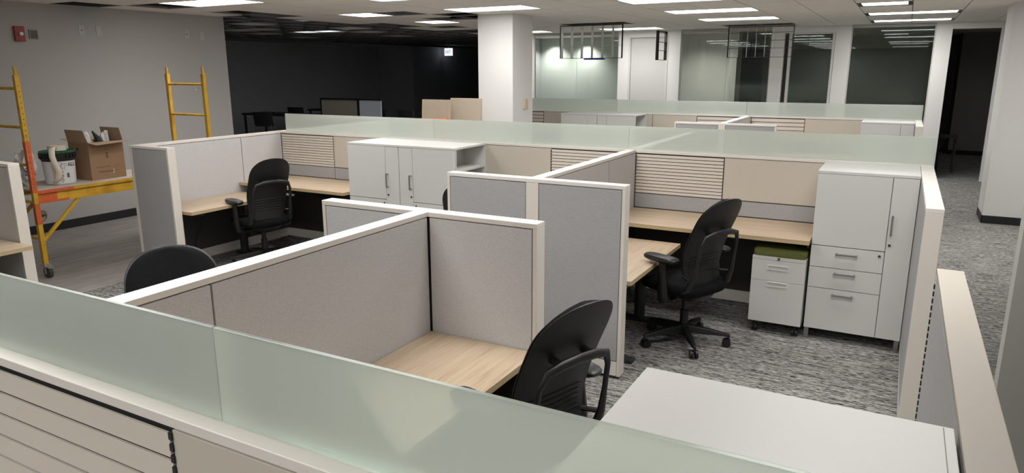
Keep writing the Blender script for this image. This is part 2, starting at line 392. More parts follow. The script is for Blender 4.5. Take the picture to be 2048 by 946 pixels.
worktop('height_adjustable_desk', 'lower maple return desk on dark leg beside the black chair, far right cubicle', -1.998, -1.392, 4.10, 5.235, .63, 'wood', [(-1.66, 5.12, -1.95, -1.42), (-1.66, 4.3, -1.95, -1.42)])
worktop('height_adjustable_desk', 'maple return desk along the side partition in the far left cubicle', XV+T+.003, -5.70, 4.20, 5.235, .65, 'wood', [(-6.10, 4.35, -6.2, -5.75), (-6.10, 5.1, -6.2, -5.75)])
worktop('height_adjustable_desk', 'empty maple desk between two grey fabric walls just beyond the foreground glass', -1.998, -1.394, 1.56, 2.780, .636, 'wood', [(-1.66, 2.6, -1.95, -1.44), (-1.66, 1.7, -1.95, -1.44)])
worktop('height_adjustable_desk', 'maple desk corner behind the white end post at the left edge', XV+T+.003, -5.66, 1.56, 2.790, .65, 'wood', [(-6.10, 2.5, -6.2, -5.75), (-6.10, 1.7, -6.2, -5.75)])
worktop('desk', 'maple worktop hidden under the foreground frosted glass', -1.998, -.482, SY+T+.001, 1.545, DK, 'woodx', [(-1.9, 1.35, -1.96, -1.7), (-.6, 1.35, -.8, -.5)], brackets=[(-1.99, -1.98, .9, 1.5)])
worktop('desk', 'maple worktop along the distant spine partition, far end of the office', -1.998, -.482, 10.50, 11.148, DK, 'woodx', brackets=[(-1.99, -1.98, 10.55, 11.1)])
# cables
c = MB().tube([(-6.235, 4.75, .62), (-6.228, 4.74, .5), (-6.235, 4.70, .38), (-6.232, 4.62, .25), (-6.235, 4.60, .15), (-6.24, 4.62, .13)], .004, 6).build('power_cord', 'ink'); tag(c, 'thin black cord hanging under the far left return desk', 'cord'); smooth_angle(c)

# ------------------------------------------------------------------ cabinets
def pull(m, cx, y, cz, length, vertical, sgn):
    h = length/2
    if vertical:
        m.box(cx-.006, cx+.006, y+sgn*.022, y+sgn*.032, cz-h, cz+h)
        for s in (-1, 1): m.box(cx-.006, cx+.006, min(y, y+sgn*.022), max(y, y+sgn*.022), cz+s*(h-.008)-.006, cz+s*(h-.008)+.006)
    else:
        m.box(cx-h, cx+h, y+sgn*.022, y+sgn*.032, cz-.006, cz+.006)
        for s in (-1, 1): m.box(cx+s*(h-.008)-.006, cx+s*(h-.008)+.006, min(y, y+sgn*.022), max(y, y+sgn*.022), cz-.006, cz+.006)
def tower(label, x, y, rz=0, mirror=False, side_shelf=False, group=None):
    """x,y = centre of footprint; front faces local -Y. width .63 depth .563"""
    W, D, H, B = .628, .561, 1.2455, .085
    root = thing('tower_cabinet', label, 'cabinet', (x, y, 0), rz, group)
    s = -1 if mirror else 1
    def X(a, b): return (min(s*a, s*b), max(s*a, s*b))
    yf, yb = -D/2, D/2; t = .018
    m = MB()
    if side_shelf:   # open-sided bookcase on the door side
        m.box(*X(-W/2, W/2), yf+.022, yf+.04, B, H-.021)       # panel behind the door
        m.box(*X(-W/2+.25, W/2), yf+.04, yb, B, H-.021)
        m.box(*X(-W/2, -W/2+.25), yb-t, yb, B, H-.021)
        m.box(*X(-W/2, -W/2+.25), yf+.04, yb-t, B, .60)
    else: m.box(-W/2, W/2, yf+.022, yb, B, H-.021)
    m.build('body', 'white', root, bevel=.001)
    MB().box(-W/2, W/2, yf, yb, H-.02, H).build('top', 'white', root, bevel=.0015)
    if side_shelf:
        MB().box(*X(-W/2+.004, -W/2+.249), yf+.041, yb-t-.001, 1.015, 1.033).build('shelf', 'white', root, bevel=.001)
    split = -W/2+.47
    g = .0018
    def front(nm_, a, b, z0, z1, hz=None, hx=None, lock=None, hv=False):
        o = MB().box(*X(a+g, b-g), yf, yf+.02, z0+g, z1-g).build(nm_, 'white', root, bevel=.001)
        m = MB(); pull(m, s*hx, yf, hz, .14, hv, -1); m.build('handle', 'handle', o, bevel=.001)
        if lock:
            k = MB().disc_x((s*lock[0], yf-.002, lock[1]), .009, .006, 14, (0,1,0)).build('lock', 'lock', o)
        return o
    o = MB().box(*X(-W/2+g, split-g), yf, yf+.02, .712+g, H-.022).build('door', 'white', root, bevel=.001)
    front('wardrobe_door', split, W/2, B, H-.021, .90, split+.022, (split+.022, .76), True)
    front('drawer', -W/2, split, .553, .710, .662, -W/2+.235, (split-.03, .676))
    front('drawer', -W/2, split, .399, .552, .518, -W/2+.235)
    front('drawer', -W/2, split, B, .398, .36, -W/2+.235)
    MB().box(-W/2+.001, W/2-.001, yf+.0205, yf+.0216, B, H-.022).build('front_reveal', 'seam', root)
    for a in (-W/2+.005, W/2-.035):
        for b in (yf+.02, yb-.06): MB().box(a, a+.03, b, b+.03, 0, B+.0).build('leg', 'handle', root)
    return root
tower('tall white storage cabinet with drawers beside the right end partition', -.163, 5.333+.281)
tower('left one of the paired white cabinets on the far spine', -4.466, 5.333+.281)
tower('right one of the paired white cabinets, with open shelves on its side', -3.835, 5.333+.281, mirror=True, side_shelf=True)
def low_top_cabinet():
    """foreground cabinet backing on the glass spine, doors facing away from the camera"""
    o = tower('foreground white cabinet whose broad flat top fills the lower right', -.157, 1.2075, PI, mirror=True)
    return o
lc = low_top_cabinet(); lc.scale = (.995, 1.13, 1)
MB().box(-.2965, -.2945, -.275, .275, 1.2450, 1.2459).build('top_seam', 'lock', lc)
tower('distant white cabinet at the left of the far glass-topped spine', -4.575, 10.588+.281)
tower('distant white cabinet with open shelves beside the beige panel', -3.944, 10.588+.281, mirror=True, side_shelf=True)
tower('distant white cabinet at the right end below the dark glazed office', -.163, 10.588+.281)

# ------------------------------------------------------------------ mobile pedestal
def pedestal(label, x0, x1, y0, y1):
    cx, cy = (x0+x1)/2, (y0+y1)/2; w = (x1-x0)/2; d = (y1-y0)/2
    root = thing('mobile_pedestal', label, 'file cabinet', (cx, cy, 0))
    MB().box(-w, w, -d+.02, d, .09, .60).build('body', 'white', root, bevel=.003)
    MB().box(-w, w, -d, -d+.019, .576, .60).build('top_strip', 'white', root, bevel=.001)
    MB().disc_x((0, -d-.002, .588), .009, .006, 14, (0,1,0)).build('lock', 'lock', root)
    for (z0, z1) in ((.417, .574), (.096, .415)):
        dr = MB().box(-w, w, -d, -d+.019, z0, z1).build('drawer', 'white', root, bevel=.001)
        zc = z1-.045 if z1 > .5 else z1-.02
        m = MB()
        zc = .52 if z1 > .5 else .392
        m.box(-.075, .075, -d-.004, -d+.001, zc+.012, zc+.018); m.box(-.075, .075, -d-.004, -d+.001, zc-.018, zc-.012)
        m.box(-.075, -.068, -d-.004, -d+.001, zc-.012, zc+.012); m.box(.068, .075, -d-.004, -d+.001, zc-.012, zc+.012)
        h = m.build('recessed_pull', 'plastw', dr)
        MB().box(-.068, .068, -d-.0015, -d-.0005, zc-.012, zc+.012).build('pull_recess', 'rail', h)
    MB().box(-w+.001, w-.001, -d+.0192, -d+.0199, .1, .6).build('front_reveal', 'seam', root)
    # cushion
    R = []
    for z, k in ((.601, .985), (.61, 1.0), (.635, 1.0), (.650, .965), (.656, .88)):
        ring = []
        for j in range(40):
            a = 2*PI*j/40; c_, s_ = math.cos(a), math.sin(a); e = .16
            ring.append((w*k*math.copysign(abs(c_)**e, c_), d*k*math.copysign(abs(s_)**e, s_), z))
        R.append(ring)
    smooth_angle(MB().rings(R).build('seat_cushion', 'green', root), 60)
    for sx in (-1, 1):
        for sy in (-1, 1):
            x, y = sx*(w-.04), sy*(d-.05)
            ca = MB().cyl((x, y), .008, .055, .092, 10).box(x-.016, x+.016, y-.008, y+.03, .045, .062).build('caster', 'chair_p', root)
            m = MB().disc_x((x-.013, y+.012, .028), .028, .014, 18); m.disc_x((x+.013, y+.012, .028), .028, .014, 18); smooth_angle(m.build('wheel', 'chair_p', ca))
    return root
pedestal('white two-drawer pedestal with green cushion under the far right desk', -.862, -.493, 5.275, 5.78)

# ------------------------------------------------------------------ task chair (faces local +Y)
def sup(w, h, n, e):
    out = []
    for j in range(n):
        a = 2*PI*j/n; c_, s_ = math.cos(a), math.sin(a)
        out.append((w*math.copysign(abs(c_)**e, c_), h*math.copysign(abs(s_)**e, s_)))
    return out
def backcurve(z):
    """y of the back centreline against height (piecewise profile of the back)"""
    P = [(.40, -.18), (.47, -.155), (.60, -.136), (.67, -.145), (.74, -.164), (.80, -.186), (.86, -.212), (.98, -.268), (1.105, -.328), (1.2, -.38)]
    for (z0, y0), (z1, y1) in zip(P, P[1:]):
        if z <= z1:
            t = (z-z0)/(z1-z0); return y0+(y1-y0)*t
    return P[-1][1]
def make_chair(label, group='black task chairs in the cubicles'):
    root = thing('task_chair', label, 'office chair')
    # five star base
    m = MB(); m.cyl((0, 0), .045, .075, .145, 20)
    base = smooth_angle(m.build('base_hub', 'chair_p', root))
    for k in range(5):
        a = 2*PI*k/5 + PI/2; d = Vector((math.cos(a), math.sin(a), 0)); n = Vector((-d.y, d.x, 0))
        def P(r, w, z): p = d*r + n*w; return (p.x, p.y, z)
        m = MB(); st = [(.03, .030, .085, .140), (.18, .024, .082, .122), (.30, .017, .078, .102), (.325, .012, .074, .094)]
        R = [[P(r, -w, z0), P(r, w, z0), P(r, w*.7, z1), P(r, -w*.7, z1)] for r, w, z0, z1 in st]
        m.rings(R); leg = m.build('leg', 'chair_p', base, bevel=.004)
        c_ = d*.315
        m = MB().cyl((c_.x, c_.y), .009, .04, .078, 10)
        m.hexa([(c_+d*.0+n*-.009+Vector((0,0,.03))).to_tuple(), (c_+n*.009+Vector((0,0,.03))).to_tuple(), (c_+n*.009-d*.03+Vector((0,0,.03))).to_tuple(), (c_-n*.009-d*.03+Vector((0,0,.03))).to_tuple(),
                (c_+n*-.009+Vector((0,0,.06))).to_tuple(), (c_+n*.009+Vector((0,0,.06))).to_tuple(), (c_+n*.009-d*.02+Vector((0,0,.058))).to_tuple(), (c_-n*.009-d*.02+Vector((0,0,.058))).to_tuple()])
        for s in (-1, 1):
            q = c_ + n*s*.018 - d*.012; m.tube([q-n*.009+Vector((0,0,.03)), q+n*.009+Vector((0,0,.03))], .030, 16)
        smooth_angle(m.build('caster', 'chair_p', base))
    m = MB().cyl((0, 0), .030, .13, .25, 18); m.cyl((0, 0), .020, .25, .37, 16); smooth_angle(m.build('gas_column', 'chair_p', root))
    m = MB().rings([[(x, y-.02, z) for x, y in sup(w, h, 20, .4)] for w, h, z in ((.07, .10, .345), (.12, .15, .375), (.14, .17, .405))])
    smooth_angle(m.build('tilt_mechanism', 'chair_p', root))
    # seat
    R = []
    for z, k, dy in ((.405, .80, 0), (.415, .95, 0), (.44, 1.0, .003), (.462, 1.0, .003), (.478, .95, 0), (.484, .80, 0)):
        R.append([(x, y+.02+dy, z - (.018*max(0, (y-.15)/.1) if y > .15 else 0) + .008*(x/.25)**2) for x, y in sup(.250*k, .245*k, 40, .45)])
    smooth_angle(MB().rings(R).build('seat', 'chair_f', root), 60)
    # back: outline half-width against height
    def hw(t):
        if t < .5: w = .165+.048*math.sin(t/.5*PI/2)
        else: w = .213-.010*(t-.5)
        if t > .72:
            q = min(.996, (t-.72)/.28); w = w*(1-q**2.5)**(1/2.5)
        if t < .07: w -= .05*(1-t/.07)**2
        return w
    def sheet(th0, th1, ny=26, nx=16, inset=0, z0=.47, z1=1.105):
        """closed shell between offsets th0 (rear) and th1 (front)"""
        rings = []
        for i in range(ny+1):
            t = math.sin(i/ny*PI/2)**.85 if i else 0; z = z0 + (z1-z0)*t; w = hw(t)-inset
            yc = backcurve(z); row = []; crown = 0
            for j in range(nx+1):
                u = -1+2*j/nx; curve = .034*(u*w/.23)**2
                row.append((u*w, yc+curve+th0, z-crown*u*u))
            for j in range(nx, -1, -1):
                u = -1+2*j/nx; curve = .034*(u*w/.23)**2; ef = max(0, 1-abs(u)**6)
                row.append((u*w*.985, yc+curve+th0+(th1-th0)*(.25+.75*ef), z-crown*u*u))
            rings.append(row)
        return MB().rings(rings)
    smooth_angle(sheet(-.012, .0).build('back_shell', 'chair_b', root), 50)
    smooth_angle(sheet(.0005, .034, inset=.006, z0=.475, z1=1.10).build('backrest', 'chair_f', root), 60)
    m = MB()
    for k in range(5):
        z = .585+k*.026; y = backcurve(z)
        m.tube([(x, y+.034*(x/.23)**2-.014, z-.05*(x/.2)**2*.3) for x in [-.15+.03*i for i in range(11)]], .0045, 6)
    smooth_angle(m.build('flex_ribs', 'chair_p', root))
    # loop support behind the back
    seq = [(.19, -.02, .42), (.205, -.12, .435), (.207, -.19, .48), (.200, -.225, .57), (.195, -.245, .68), (.190, -.262, .79), (.165, -.275, .848)]
    pts = [(-x, y, z) for x, y, z in seq] + [(-.09, -.282, .866), (0, -.285, .872), (.09, -.282, .866)] + [(x, y, z) for x, y, z in reversed(seq)]
    rr = [.026, .030, .028, .020, .014, .014, .018, .021, .021, .021, .018, .014, .014, .020, .028, .030, .026]
    smooth_angle(MB().tube(pts, rr, 10, flat=.8).build('back_support_loop', 'chair_p', root))
    for s in (-1, 1):
        smooth_angle(MB().tube([(s*.085, -.28, .864), (s*.085, backcurve(.87)-.004, .87)], .016, 10).build('back_pivot', 'chair_p', root))
        smooth_angle(MB().tube([(s*.225, -.21, .55), (s*.17, backcurve(.55)+.03, .55)], .012, 8).build('lumbar_knob', 'chair_p', root))
    for s in (-1, 1):
        m = MB().tube([(s*.10, -.03, .385), (s*.22, -.03, .372), (s*.268, -.03, .385), (s*.282, -.03, .45), (s*.282, -.02, .58), (s*.278, -.015, .662)], [.02, .026, .040, .040, .032, .026], 10, flat=.8)
        arm = smooth_angle(m.build('armrest', 'chair_p', root))
        R = [[(s*.275+x, y+.0, z) for x, y in sup(w, h, 24, .55)] for w, h, z in ((.038, .11, .655), (.052, .135, .666), (.054, .140, .682), (.046, .130, .693))]
        smooth_angle(MB().rings(R).build('arm_pad', 'chair_p', arm), 50)
    return root
CH = [(-1.23, 4.83, 155, 'black task chair by the lower maple return desk in the far right cubicle'),
      (-1.24, 2.40, 160, 'black task chair seen from behind in the near right cubicle beside the white cabinet top'),
      (-5.62, 4.95, 164, 'black task chair at the maple desk in the far left cubicle'),
      (-2.79, 1.94, -32, 'black chair whose rounded back shows above the long divider, near left cubicle'),
      (-2.92, 4.72, 110, 'black chair almost hidden behind the cross panel beside the paired white cabinets')]
chair0 = make_chair('')
for i, (x, y, a, lb) in enumerate(CH):
    o = chair0 if i == 0 else copy_tree(chair0)
    o.location = (x, y, 0); o.rotation_euler = (0, 0, math.radians(a-90)); o['label'] = lb; o['group'] = 'black task chairs in the cubicles'

# ------------------------------------------------------------------ room shell
YF, HC = 14.7, 2.72
m = MB(); m.poly([(-6.28, -4, 0), (5, -4, 0), (5, 20, 0), (-6.28, 20, 0)]); m.poly([(-16, -4, 0), (-6.28, -4, 0), (-6.28, 20, 0), (-16, 20, 0)]); m.poly([(-16, 20, 0), (5, 20, 0), (5, 26, 0), (-16, 26, 0)])
struct(m.build('floor', None, mats=['carpet', 'vinyl'], midx=[0, 1, 0]))
struct(MB().box(-9.25, -9.1, -4, 7.6, 0, HC).build('wall_left', 'wall'))
struct(MB().box(-9.1, -9.085, -4, 7.6, 0, .105).build('baseboard_left', 'black'))
struct(MB().box(-9.4, 3.8, -3.2, -3.05, 0, HC).build('wall_behind_camera', 'wallw'))
struct(MB().box(3.4, 3.55, -4, 10.7, 0, HC).build('wall_right', 'wall'))
struct(MB().box(.46, 1.1, 3.30, 3.40, 0, HC).build('wall_right_near', 'wallg'))
struct(MB().box(1.034, 3.55, 10.7, 11.35, 0, HC).build('wall_right_far', 'wallw'))
struct(MB().box(1.026, 3.4, 10.69, 10.70, 0, .1).box(1.026, 1.034, 10.69, 11.35, 0, .1).build('baseboard_right', 'black'))
struct(MB().box(-5.58, -5.0, 9.15, 9.78, 0, HC).build('wall_column', 'wallw', bevel=.004))
struct(MB().box(-16, 5, -4, 26, 3.3, 3.4).build('ceiling_slab', 'plenum')); bpy.data.objects['ceiling_slab'].name = 'ceiling'
struct(MB().box(-15.1, -14.95, 7.4, 18.4, 0, 2.66).build('wall_dark_room_left', 'walld'))
struct(MB().box(-15.1, -13.6, 18.4, 18.55, 0, 2.66).box(-13.75, -13.6, 18.55, 24, 0, 2.66).box(-13.75, -8.4, 24, 24.15, 0, 2.66).build('wall_dark_room_back', 'walld'))
struct(MB().box(-15.0, -9.25, 7.45, 7.6, 0, HC).build('wall_dark_room_front', 'walld'))
struct(MB().box(-8.6, -8.45, YF, 24, 0, 3.3).build('wall_dark_room_right', 'walld'))
struct(MB().box(-13.6, -13.0, 23.9, 23.98, 0, 2.15).build('door_3', 'steeldark'))
# front (glazed office) wall
def wbox(x0, x1, z0, z1, m, y0=YF, y1=YF+.12): m.box(x0, x1, y0, y1, z0, z1)
m = MB()
for a, b in ((-8.45, -7.5), (-5.465, -5.235), (-4.385, -4.13), (-2.365, -2.13), (-1.245, -.985), (.35, .595), (1.30, 2.75)): wbox(a, b, 0, HC, m)
wbox(-5.235, -4.385, 2.60, HC, m); wbox(-2.13, -1.245, 2.60, HC, m); wbox(.595, 1.30, 2.60, HC, m)
struct(m.build('wall_front', 'postw', bevel=.003))
for n_, (a, b, sp) in enumerate(((-7.5, -5.465, [-6.45]), (-4.13, -2.365, [-3.2]), (-.985, .35, [-.30]))):
    fr = MB(); fr.box(a, b, YF+.03, YF+.09, 2.66, HC-.002); fr.box(a, b, YF+.03, YF+.09, 0, .06); fr.box(a, a+.02, YF+.03, YF+.09, .06, 2.66); fr.box(b-.02, b, YF+.03, YF+.09, .06, 2.66)
    w_ = struct(fr.build('window_%d' % (n_+1), 'rail'))
    xs = [a+.02]+sp+[b-.02]
    for k in range(len(xs)-1): MB().box(xs[k]+.002, xs[k+1]-.002, YF+.055, YF+.065, .06, 2.66).build('pane', 'glass', w_)
# doors
d1 = struct(MB().box(-5.19, -4.43, YF+.04, YF+.085, .01, 2.575).build('door_1', 'doorw', bevel=.002))
m = MB().box(-5.234, -5.195, YF-.012, YF+.1, 0, 2.60).box(-4.425, -4.386, YF-.012, YF+.1, 0, 2.60).box(-5.195, -4.425, YF-.012, YF+.1, 2.58, 2.60); m.build('door_frame', 'wallw', d1)
m = MB(); pull(m, -4.52, YF+.04, 1.05, .3, True, -1); m.build('door_handle', 'handle', d1)
d2 = struct(MB().box(-2.0, -1.30, YF+.05, YF+.062, .05, 2.56).build('door_2', 'glass'))
m = MB().box(-2.05, -2.0, YF-.01, YF+.1, 0, 2.60).box(-1.29, -1.25, YF-.01, YF+.1, 0, 2.60).box(-2.0, -1.29, YF+.02, YF+.1, 2.57, 2.6); m.build('door_frame', 'wallw', d2)
m = MB(); pull(m, -1.36, YF+.05, 1.05, .35, True, -1); m.build('door_handle', 'handle', d2)
# offices behind
struct(MB().box(-8.45, -5.35, 17.0, 17.12, 0, HC).build('wall_office_back', 'offw'))
struct(MB().box(-5.40, -5.28, YF+.13, 17.0, 0, HC).build('wall_office_side', 'offw'))
struct(MB().box(-5.28, -3.45, 16.6, 16.72, 0, HC).build('wall_office_middle', 'wallw'))
struct(MB().box(-3.45, -3.3, 16.2, 16.72, 0, HC).build('wall_office_return', 'wallw'))
struct(MB().box(-3.3, .5, 19.5, 19.62, 0, HC).build('wall_office_far', 'wallg'))
struct(MB().box(.42, .54, YF+.13, 19.5, 0, HC).build('wall_hall_left', 'wallg'))
struct(MB().box(1.0, 2.8, 19.25, 19.35, 0, HC).box(.54, 1.0, 20.5, 20.6, 0, HC).box(1.0, 1.08, 19.35, 20.5, 0, HC).build('wall_hall_back', 'wallg'))
struct(MB().box(1.0, 2.8, 19.24, 19.25, 0, .1).build('baseboard_hall', 'black'))
struct(MB().box(2.4, 2.5, YF+.12, 19.25, 0, HC).build('wall_hall_right', 'wallg'))
struct(MB().box(-8.45, 2.5, YF+.12, 21, HC, HC+.05).build('ceiling_offices', 'tile'))

# suspended ceiling -------------------------------------------------
CX0, CY0, CS = -.04, 8.13, .61
def cell(k, j): return (CX0-CS*(k+1), CX0-CS*k, CY0+CS*j, CY0+CS*(j+1))
LIGHTS = []   # (k_right, n_cells, j, label)
def addl(k, n, j, lb): LIGHTS.append((k, n, j, lb))
addl(3, 2, 0, 'bright troffer at the top edge of the photo, right of the white column')
addl(3, 2, 3, 'long ceiling troffer, first below the top-edge one at centre right')
addl(3, 2, 6, 'long ceiling troffer above the second hanging louver')
addl(7, 2, 0, 'long ceiling troffer touching the top of the white column')
addl(7, 2, 9, 'distant ceiling troffer behind the first hanging louver, by the office wall')
addl(11, 2, 9, 'small distant troffer glimpsed just right of the white column')
addl(11, 1, 0, 'square ceiling light beside a missing tile, left of the column')
addl(11, 1, 3, 'smaller square ceiling light nearest the dark open ceiling')
addl(0, 1, 3, 'square ceiling light at the upper right, nearest the camera of the three')
addl(-1, 2, 6, 'long ceiling light at the upper right, middle of the three')
addl(-1, 2, 9, 'long ceiling light at the upper right closest to the dark glazed office')
addl(11, 2, -4, 'ceiling light cut by the top edge of the photo at upper left')
for (k, n, j, w) in ((3, 2, -3, 'nearest beyond the frame top'), (3, 2, -6, 'over the far right cubicle aisle'), (3, 2, -9, 'over the near cubicles'), (3, 2, -12, 'over the foreground spine'),
                     (7, 2, -3, 'over the paired cabinets'), (7, 2, -6, 'over the left cubicles'), (7, 2, -9, 'over the near left cubicle'), (-1, 2, 0, 'over the right aisle'), (-1, 2, -9, 'over the foreground cabinet'), (3, 2, -15, 'behind the camera'), (3, 2, -17, 'well behind the camera'), (-1, 2, -15, 'behind the camera at right'), (-5, 2, 0, 'right of the aisle'), (-5, 2, 2, 'far right of the aisle, added to brighten the far right wall'), (-1, 2, -6, 'over the right cubicle entrance')):  # the two right of the aisle are added to brighten the far wall
    addl(k, n, j, 'ceiling troffer outside the photo, '+w)
lit = set(); [lit.update((k+i, j) for i in range(n)) for k, n, j, _ in LIGHTS]
PW = 8.0
POWER = {(-1, -9): 1.5, (3, -12): 1.7, (3, -9): 1.1, (-1, -15): 1.5, (-1, -3): .4, (-1, -6): .6, (3, -3): .4, (-5, 0): .4, (-5, 2): .3}
HOLES = {(10, 0), (9, 1), (10, 2), (14, -5), (13, -4), (13, -2), (13, -1), (7, 6), (8, 6), (3, 9), (4, 9), (13, 3), (13, 4), (12, 5), (12, 8), (12, 7), (9, 2), (13, 7), (13, 8)}
tiles = MB(); bars = MB(); barsd = MB()
for j in range(-18, 11):
    for k in range(-6, 15):
        if (k, j) in lit or (k, j) in HOLES: continue
        if k >= 14 and j >= -1: continue
        x0, x1, y0, y1 = cell(k, j)
        if x1 > 3.5: continue
        if j == 10: y1 = min(y1, YF)
        tiles.box(x0+.006, x1-.006, y0+.006, y1-.006, HC-.004, HC+.015)
for (k, j) in ((18, 3), (19, 3), (16, 6), (17, 9), (20, 5), (15, 4), (21, 8), (16, 1), (18, 0)):
    x0, x1, y0, y1 = cell(k, j); tiles.box(x0+.006, x1-.006, y0+.006, y1-.006, HC-.004, HC+.015)
t_ = struct(tiles.build('ceiling_tiles', 'tile')); t_.name = 'ceiling.001'
for k in range(-5, 15):
    x = CX0-CS*k; bars.box(x-.0035, x+.0035, -2.9, YF, HC-.001, HC+.02)
for j in range(-18, 11):
    y = CY0+CS*j; bars.box(-9.1, 3.4, y-.0028, y+.0028, HC-.0008, HC+.02)
struct(bars.build('trim_1', 'grid'))
for k in range(14, 25):
    x = CX0-CS*k; barsd.box(x-.012, x+.012, 7.6, 24, HC+.0, HC+.03)
for j in range(-1, 26):
    y = CY0+CS*j; barsd.box(-14.9, -8.6, y-.012, y+.012, HC+.0, HC+.03)
for i, (x, y) in enumerate(((-9.9, 9.5), (-11.6, 13.1), (-12.8, 10.2), (-10.6, 15.8))):
    barsd.box(x-.3, x+.3, y-3, y+5, 2.95, 3.15)
struct(barsd.build('trim_2', 'griddk'))
for (k, n, j, lb) in LIGHTS:
    x1 = CX0-CS*k; x0 = x1-CS*n; y0 = CY0+CS*j; y1 = y0+CS; cx, cy = (x0+x1)/2, (y0+y1)/2
    root = thing('ceiling_light', lb, 'ceiling light', (cx, cy, HC), 0, 'recessed ceiling lights'); w = (x1-x0)/2-.006; d = CS/2-.006
    m = MB(); e = .02; fm = 'rail'
    if k <= 0 and j >= 3: e = .045; fm = 'louvb'
    m.box(-w, w, -d, -d+e, -.003, .03).box(-w, w, d-e, d, -.003, .03).box(-w, -w+e, -d+e, d-e, -.003, .03).box(w-e, w, -d+e, d-e, -.003, .03); m.build('frame', fm, root)
    MB().box(-w+e, w-e, -d+e, d-e, .004, .012).build('diffuser', 'lamp', root)
    la = bpy.data.lights.new('troffer_lamp', 'AREA'); la.shape = 'RECTANGLE'; la.size = 2*(w-e); la.size_y = 2*(d-e); la.spread = math.radians(125)
    la.energy = PW*POWER.get((k, j), 1.0)*n/2; la.color = (1, .985, .97)
    lo = bpy.data.objects.new('lamp', la); COL.objects.link(lo); lo.parent = root; lo.location = (0, 0, -.006)
# a light still burning dimly in the dark room
root = thing('ceiling_light', 'thin bluish light in the dark open ceiling at upper left', 'ceiling light', (-11.0, 11.6, HC))
m = MB().box(-.6, .6, -.3, -.28, 0, .05).box(-.6, .6, .28, .3, 0, .05); m.build('frame', 'griddk', root); MB().box(-.58, .58, -.27, .27, .01, .02).build('diffuser', 'lampdim', root)

# hanging louvers
def louver(label, p0, p1, z0, z1, nv, hs, wv=.05, mat='louv', hmat='louv', closing=True):
    p0 = Vector((*p0, 0)); p1 = Vector((*p1, 0)); c = (p0+p1)/2; L_ = (p1-p0).length; rz = math.atan2((p1-p0).y, (p1-p0).x)
    root = thing('light_louver', label, 'light louver', (c.x, c.y, z0), rz); h = z1-z0; w = L_/2
    m = MB().box(-w, w, -.03, .03, 0, .008).box(-w, w, -.03, .03, h-.012, h).box(-w, -w+.008, -.03, .03, .008, h-.012).box(w-.008, w, -.03, .03, .008, h-.012); m.build('frame', 'louvb', root)
    m = MB()
    for k in range(nv):
        x = -w+L_*(k+.5)/nv if False else -w+.03+(L_-.06)*k/max(1, nv-1)*.87; m.box(x-.002, x+.002, -wv, wv, .008, h-.012)
    if nv: m.build('blade', mat, root)
    m = MB()
    for q in hs: m.box(-w+.008, w-.008, -.03, .03, h*q-.003, h*q+.003)
    m.build('cross_blade', hmat, root)
    m = MB()
    for x in (-w+.01, w-.01): m.box(x-.002, x+.002, -.002, .002, h-.001, h+.04)
    m.build('hinge', 'louvb', root)
    return root
louver('grey metal louver hanging open from the ceiling, right of the column', (-5.63, 12.13), (-4.44, 12.13), 2.13, 2.705, 6, (.38,))
louver('black framed louver hanging open in front of the middle offices', (-2.96, 13.66), (-1.83, 13.66), 2.14, 2.68, 7, (.30, .55, .8), .02, 'louv', 'louvb')
louver('small ladder-like louver hanging before the pale door', (-4.29, 13.66), (-4.29, 14.2), 2.11, 2.66, 0, (.33, .62, .95), .02, 'louvb', 'louvb')
b_ = MB().box(-5.15, -4.77, 12.08, 12.18, 2.105, 2.129).build('blue_strip', 'bluebar', bevel=.006); tag(b_, 'blue plastic strip under the first hanging louver', 'plastic strip')

# ------------------------------------------------------------------ wall fittings
t = thing('fire_alarm', 'red fire alarm strobe high on the left wall', 'fire alarm', (-9.1, 4.70, 2.355))
MB().box(0, .035, -.055, .055, -.085, .085).build('housing', 'red', t, bevel=.006); MB().disc_x((.045, .005, .0), .02, .03, 12).build('strobe_lens', 'plastw', t)
t = thing('junction_box', 'open square junction box beside the fire alarm', 'electrical box', (-9.1, 4.862, 2.355))
m = MB().box(0, .01, -.05, .05, -.055, -.045).box(0, .01, -.05, .05, .045, .055).box(0, .01, -.05, -.04, -.045, .045).box(0, .01, .04, .05, -.045, .045); m.build('box_rim', 'lock', t)
MB().box(.001, .006, -.04, .04, -.045, .045).build('box_back', 'mortar', t)
for (y, z, lb, nm_) in ((5.44, 2.43, 'white wall plate with small jack, first right of the fire alarm', 'outlet_plate'), (5.66, 2.43, 'pale blank wall plate, second right of the fire alarm', 'wall_plate'),
                   (6.94, 2.44, 'white wall plate with small jack above the scaffold frame', 'outlet_plate'), (7.19, 2.42, 'faint blank wall plate near the wall end', 'wall_plate')):
    t = thing(nm_, lb, 'wall plate', (-9.1, y, z)); MB().box(0, .006, -.036, .036, -.058, .058).build('plate', 'plate', t, bevel=.002)
    if nm_ == 'outlet_plate': MB().box(.006, .009, -.008, .008, -.010, .006).build('socket', 'lock', t)
t = thing('wall_switch', 'beige switch plate on the side of the white column', 'wall switch', (-5.0, 9.53, 1.434)); MB().box(0, .03, -.05, .05, -.075, .075).build('plate', 'beigep', t, bevel=.004); MB().box(.03, .035, -.012, .012, -.02, .02).build('switch', 'beige', t)
t = thing('wall_switch', 'beige plate at the right edge of the photo, on the far right wall', 'wall switch', (1.47, 10.7, .88)); MB().box(-.04, .06, -.02, 0, -.09, .09).build('plate', 'beigep', t, bevel=.003); MB().box(-.02, .02, -.024, -.02, -.03, .03).build('switch', 'lock', t)
t = thing('wall_fitting', 'brass-rimmed round wall fitting low behind the scaffold post', 'wall fitting', (-9.1, 4.64, .215))
